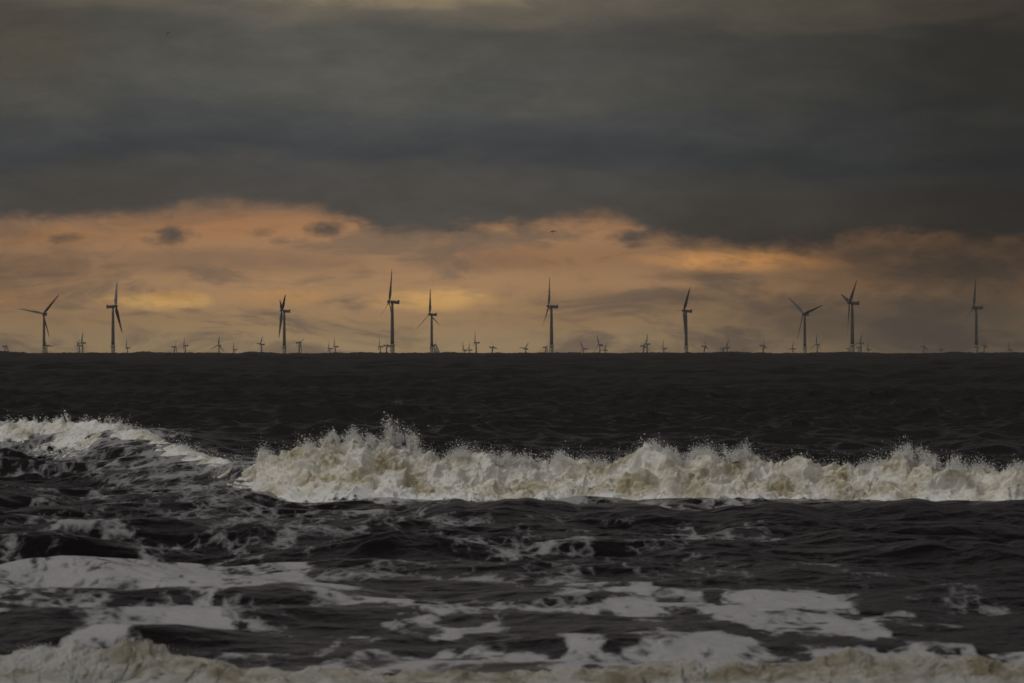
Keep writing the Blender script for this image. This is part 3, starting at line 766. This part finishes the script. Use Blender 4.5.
# ------------------------------------------------------------- sky and light
SUN_EL, SUN_AZ = 47.0, -105.0     # high behind the cloud sheet, over the beach behind the camera and to the left
def world():
    w = bpy.data.worlds.new('World'); C.world = w; w.use_nodes = True
    t = NT(w.node_tree)
    D = t.new('ShaderNodeTexCoord').outputs['Generated']
    sp = t.new('ShaderNodeSeparateXYZ'); t.l.new(D, sp.inputs[0])
    x, y, z = sp.outputs
    E = t.m('MULTIPLY', t.m('ARCSINE', z), F)                 # elevation, 1/6600 rad
    A = t.m('MULTIPLY', t.m('ARCTAN2', x, y), F)              # azimuth from straight out to sea
    def P(px): return px - 512.0
    def Q(py): return HOR - py
    big = t.noise(t.xyz(t.m('MULTIPLY', A, 0.0040), t.m('MULTIPLY', E, 0.013), 3.3), 1.0, 5, 0.55, 0.4)
    mid = t.noise(t.xyz(t.m('MULTIPLY', A, 0.011), t.m('MULTIPLY', E, 0.026), 7.7), 1.0, 6, 0.58, 0.7)
    fine = t.noise(t.xyz(t.m('MULTIPLY', A, 0.030), t.m('MULTIPLY', E, 0.060), 1.7), 1.0, 8, 0.66, 0.3)
    def ramp(fac, stops):
        nd = t.new('ShaderNodeValToRGB'); cr = nd.color_ramp; cr.interpolation = 'EASE'
        while len(cr.elements) < len(stops): cr.elements.new(0.5)
        for e, (p, c) in zip(cr.elements, stops): e.position = p; e.color = (*c, 1)
        t.put(nd.inputs[0], fac); return nd.outputs[0]
    def curve(fac, pts):
        nd = t.new('ShaderNodeFloatCurve'); c = nd.mapping.curves[0]
        while len(c.points) < len(pts): c.points.new(0.5, 0.5)
        for p, (a, b) in zip(c.points, pts): p.location = (a, b); p.handle_type = 'AUTO'
        nd.mapping.update(); t.put(nd.inputs['Value'], fac); return nd.outputs[0]
    def blob(px, py, rx, ry, warp=0.0):
        a = t.m('DIVIDE', t.m('SUBTRACT', A, P(px)), rx); e = t.m('DIVIDE', t.m('SUBTRACT', E, Q(py)), ry)
        q = t.m('ADD', t.m('MULTIPLY', a, a), t.m('MULTIPLY', e, e))
        q = t.m('ADD', q, t.m('MULTIPLY', t.m('SUBTRACT', mid, 0.5), 7.0 * warp))
        q = t.m('ADD', q, t.m('MULTIPLY', t.m('SUBTRACT', fine, 0.5), 5.0 * warp))
        return t.ss(q, -0.6, 2.0, 1.0, 0.0)
    # ---- dark cloud deck
    wob = t.m('ADD', t.m('MULTIPLY', t.m('SUBTRACT', big, 0.5), 110), t.m('MULTIPLY', t.m('SUBTRACT', mid, 0.5), 28))
    Ed = t.m('ADD', E, wob)
    def pe(py): return (Q(py) - 60) / 500.0
    deck = ramp(t.m('DIVIDE', t.m('SUBTRACT', Ed, 60), 500), [
        (pe(255), lin((72, 66, 60))), (pe(215), lin((77, 73, 68))), (pe(182), lin((76, 74, 71))), (pe(155), lin((64, 67, 69))), (pe(125), lin((72, 74, 74))),
        (pe(85), lin((83, 82, 77))), (pe(40), lin((82, 80, 75))), (pe(5), lin((98, 92, 82))), (pe(-60), lin((104, 99, 90))), (0.99, lin((84, 82, 78)))])
    deck = t.mix(t.m('MULTIPLY', t.ss(big, 0.35, 0.7), 0.4), deck, t.mix(1.0, deck, (1.18, 1.13, 1.05), 'MULTIPLY'))
    deck = t.mix(t.m('MULTIPLY', t.ss(mid, 0.45, 0.75), 0.25), deck, t.mix(1.0, deck, (0.80, 0.82, 0.86), 'MULTIPLY'))
    deck = t.mix(t.m('MULTIPLY', blob(400, -2, 130, 11, 0.5), 0.6), deck, lin((148, 130, 100)))
    deck = t.mix(t.m('MULTIPLY', blob(30, 45, 70, 40, 0.3), 0.4), deck, lin((98, 86, 68)))
    deck = t.mix(t.m('MULTIPLY', blob(290, 60, 170, 45, 0.3), 0.35), deck, lin((98, 96, 89)))
    tex = t.noise(t.xyz(t.m('MULTIPLY', A, 0.012), t.m('MULTIPLY', E, 0.034), 31.0), 1.0, 9, 0.68, 0.3)
    tx_ = t.ss(tex, 0.30, 0.72, 0.90, 1.10)
    deck = t.mix(1.0, deck, t.xyz(t.m('MULTIPLY', tx_, 0.99), tx_, t.m('MULTIPLY', tx_, 1.015)), 'MULTIPLY')
    # ---- sunset band under the deck
    band = ramp(t.m('DIVIDE', t.m('ADD', E, 20), 180), [
        (0.0, lin((178, 151, 112))), (0.12, lin((186, 155, 110))), (0.27, lin((190, 150, 102))), (0.45, lin((180, 139, 98))), (0.60, lin((164, 126, 92))), (0.75, lin((172, 128, 90))), (0.95, lin((118, 94, 76)))])
    streak = t.noise(t.xyz(t.m('MULTIPLY', A, 0.0065), t.m('MULTIPLY', E, 0.024), 12.1), 1.0, 8, 0.64, 0.6)
    band = t.mix(t.m('MULTIPLY', t.ss(streak, 0.46, 0.62), 0.85), band, lin((126, 104, 84)))
    band = t.mix(t.m('MULTIPLY', t.ss(mid, 0.52, 0.70), 0.35), band, lin((166, 120, 76)))
    lit = t.noise(t.xyz(t.m('MULTIPLY', A, 0.024), t.m('ADD', t.m('MULTIPLY', E, 0.085), t.m('MULTIPLY', A, 0.008)), 41.0), 1.0, 8, 0.66, 0.4)
    for b, k, c in ((blob(150, 302, 46, 9, .6), 1.0, (250, 196, 112)), (blob(172, 296, 26, 6, .5), .8, (214, 156, 88)), (blob(20, 300, 40, 12, .5), .8, (204, 146, 92)), (blob(440, 300, 60, 10, .45), .9, (238, 184, 108)), (blob(275, 298, 50, 9, .35), .8, (206, 152, 90)),
                    (blob(760, 260, 100, 11, .4), 1.0, (246, 174, 100)), (blob(560, 258, 90, 12, .35), .5, (164, 116, 76)), (blob(860, 282, 60, 9, .35), .55, (150, 106, 72)), (blob(560, 315, 60, 16, .35), .35, (158, 118, 80)), (blob(220, 224, 110, 13, .3), .5, (166, 114, 74)), (blob(60, 235, 60, 8, .3), .5, (160, 116, 74)),
                    (blob(35, 268, 70, 14, .4), .7, (112, 90, 72)), (blob(230, 262, 120, 13, .4), .6, (120, 96, 78)), (blob(650, 300, 130, 12, .4), .55, (118, 94, 74)), (blob(470, 262, 60, 10, .4), .5, (120, 95, 76)),
                    (blob(700, 277, 60, 5, .4), .6, (112, 88, 68)), (blob(880, 320, 140, 30, .4), .75, (100, 82, 64)), (blob(960, 256, 150, 34, .4), .85, (84, 72, 60)), (blob(860, 255, 50, 8, .4), .6, (96, 78, 62))):
        kk = t.m('MULTIPLY', b, k)
        if c[0] > 180: kk = t.m('MULTIPLY', kk, t.ss(lit, 0.34, 0.58, 0.40, 1.0))
        band = t.mix(kk, band, lin(c))
    wisp = t.noise(t.xyz(t.m('MULTIPLY', A, 0.018), t.m('MULTIPLY', E, 0.055), 21.3), 1.0, 8, 0.66, 0.4)
    band = t.mix(t.m('MULTIPLY', t.ss(wisp, 0.50, 0.68), 0.5), band, t.mix(1.0, band, (0.70, 0.74, 0.80), 'MULTIPLY'))
    # ---- ragged lower edge of the deck
    e01 = t.m('DIVIDE', t.m('ADD', A, 1500), 3000)
    def q01(px, py): return ((px - 512 + 1500) / 3000, Q(py) / 200.0)
    edge = t.m('MULTIPLY', curve(e01, [(0, .62), q01(-60, 218), q01(80, 219), q01(165, 216), q01(190, 208), q01(290, 208), q01(345, 223), q01(440, 234), q01(500, 228), q01(610, 221), q01(655, 240), q01(700, 248), q01(830, 249), q01(850, 238), q01(1024, 242), (1, .5)]), 200.0)
    edge = t.m('ADD', edge, t.m('ADD', t.m('MULTIPLY', t.m('SUBTRACT', mid, 0.5), 26), t.m('MULTIPLY', t.m('SUBTRACT', fine, 0.5), 30)))
    k = t.ss(t.m('SUBTRACT', E, edge), -8, 14)
    for px, py, rx, ry, s in ((170, 236, 24, 9, .9), (150, 239, 10, 5, .7), (66, 239, 14, 5, .7), (322, 229, 20, 7, .9), (335, 226, 14, 6, .6), (262, 232, 14, 5, .5), (632, 238, 22, 8, .9), (655, 233, 20, 8, .7), (280, 240, 10, 4, .4)):
        k = t.m('MAXIMUM', k, t.m('MULTIPLY', blob(px, py, rx, ry, 0.85), s))
    col = t.mix(k, band, deck)
    # sides darkened, most to the right: thicker cloud plus lens vignette painted in
    thick = curve(e01, [(0, .70), q01(-200, 0)[:1] + (.74,), q01(40, 0)[:1] + (.84,), q01(330, 0)[:1] + (1.0,), q01(560, 0)[:1] + (.93,), q01(720, 0)[:1] + (.68,), q01(880, 0)[:1] + (.48,), q01(1000, 0)[:1] + (.33,), q01(1200, 0)[:1] + (.28,), (1, .4)])
    tk = t.m('ADD', thick, t.m('MULTIPLY', t.m('SUBTRACT', big, 0.5), 0.25))
    col = t.mix(1.0, col, t.xyz(tk, tk, tk), 'MULTIPLY')
    # ---- the rest of the sky: heavy cloud low, brighter broken cloud overhead
    up = t.ss(z, 0.06, 0.25)
    cl = t.noise(D, 3.0, 5, 0.55, 0.5)
    low = t.mix(t.ss(z, 0.16, 0.42), lin((82, 76, 79)), lin((24, 22, 24)))
    low = t.mix(0.6, low, t.mix(1.0, low, t.mix(cl, (0.5, 0.5, 0.5), (1.5, 1.5, 1.5)), 'MULTIPLY'))
    col = t.mix(up, col, low)
    zen = t.ss(t.m('SUBTRACT', t.m('MULTIPLY', z, 0.75), t.m('MULTIPLY', y, 0.58)), 0.58, 0.92)   # the sheet is thinner over the land behind
    bright = t.mix(cl, (0.34, 0.34, 0.35), (0.62, 0.61, 0.60))
    col = t.mix(zen, col, bright)
    dark = t.ss(z, -0.0040, -0.0022, 1.0, 0.0)
    col = t.mix(dark, col, (0.02, 0.018, 0.018))
    bg = t.new('ShaderNodeBackground'); t.put(bg.inputs[0], col); bg.inputs[1].default_value = 1.0
    sky = t.new('ShaderNodeTexSky', sky_type='NISHITA'); sky.sun_disc = False
    sky.sun_elevation = math.radians(SUN_EL); sky.sun_rotation = math.radians(SUN_AZ)
    b2 = t.new('ShaderNodeBackground'); t.l.new(sky.outputs[0], b2.inputs[0]); b2.inputs[1].default_value = 0.10
    gap = t.m('MULTIPLY', zen, t.ss(cl, 0.55, 0.68, 0.0, 0.5))
    mx = t.new('ShaderNodeMixShader'); t.put(mx.inputs[0], gap)
    t.l.new(bg.outputs[0], mx.inputs[1]); t.l.new(b2.outputs[0], mx.inputs[2])
    o = t.new('ShaderNodeOutputWorld'); t.l.new(mx.outputs[0], o.inputs[0])
    w.cycles.sampling_method = 'MANUAL'; w.cycles.sample_map_resolution = 2048
world()

L = bpy.data.lights.new('sun', 'SUN'); L.energy = 0.85; L.angle = math.radians(14); L.color = (1.0, 0.95, 0.87)
so = bpy.data.objects.new('sun', L); COL.objects.link(so)
el, az = math.radians(SUN_EL), math.radians(SUN_AZ)
dirv = Vector((math.sin(az) * math.cos(el), math.cos(az) * math.cos(el), math.sin(el)))
so.rotation_euler = dirv.to_track_quat('Z', 'Y').to_euler()
so.location = (0, 150, 200)

# -------------------------------------------------------------------- camera
cam = bpy.data.cameras.new('camera'); co_ = bpy.data.objects.new('camera', cam); COL.objects.link(co_)
cam.sensor_width = 36.0; cam.lens = 36.0 * F / 1024.0
cam.clip_start = 1.0; cam.clip_end = 80000.0
co_.location = (0, 0, CAM_H); co_.rotation_euler = (math.radians(90) + PITCH, 0, 0)
cam.dof.use_dof = True; cam.dof.focus_distance = 450.0; cam.dof.aperture_fstop = 4.5
C.camera = co_

C.view_settings.view_transform = 'Standard'; C.view_settings.look = 'None'
C.view_settings.exposure = 0.0; C.view_settings.gamma = 1.0
C.render.engine = 'CYCLES'
C.cycles.use_denoising = True
C.cycles.max_bounces = 8; C.cycles.volume_bounces = 0
C.cycles.use_adaptive_sampling = True; C.cycles.adaptive_threshold = 0.01
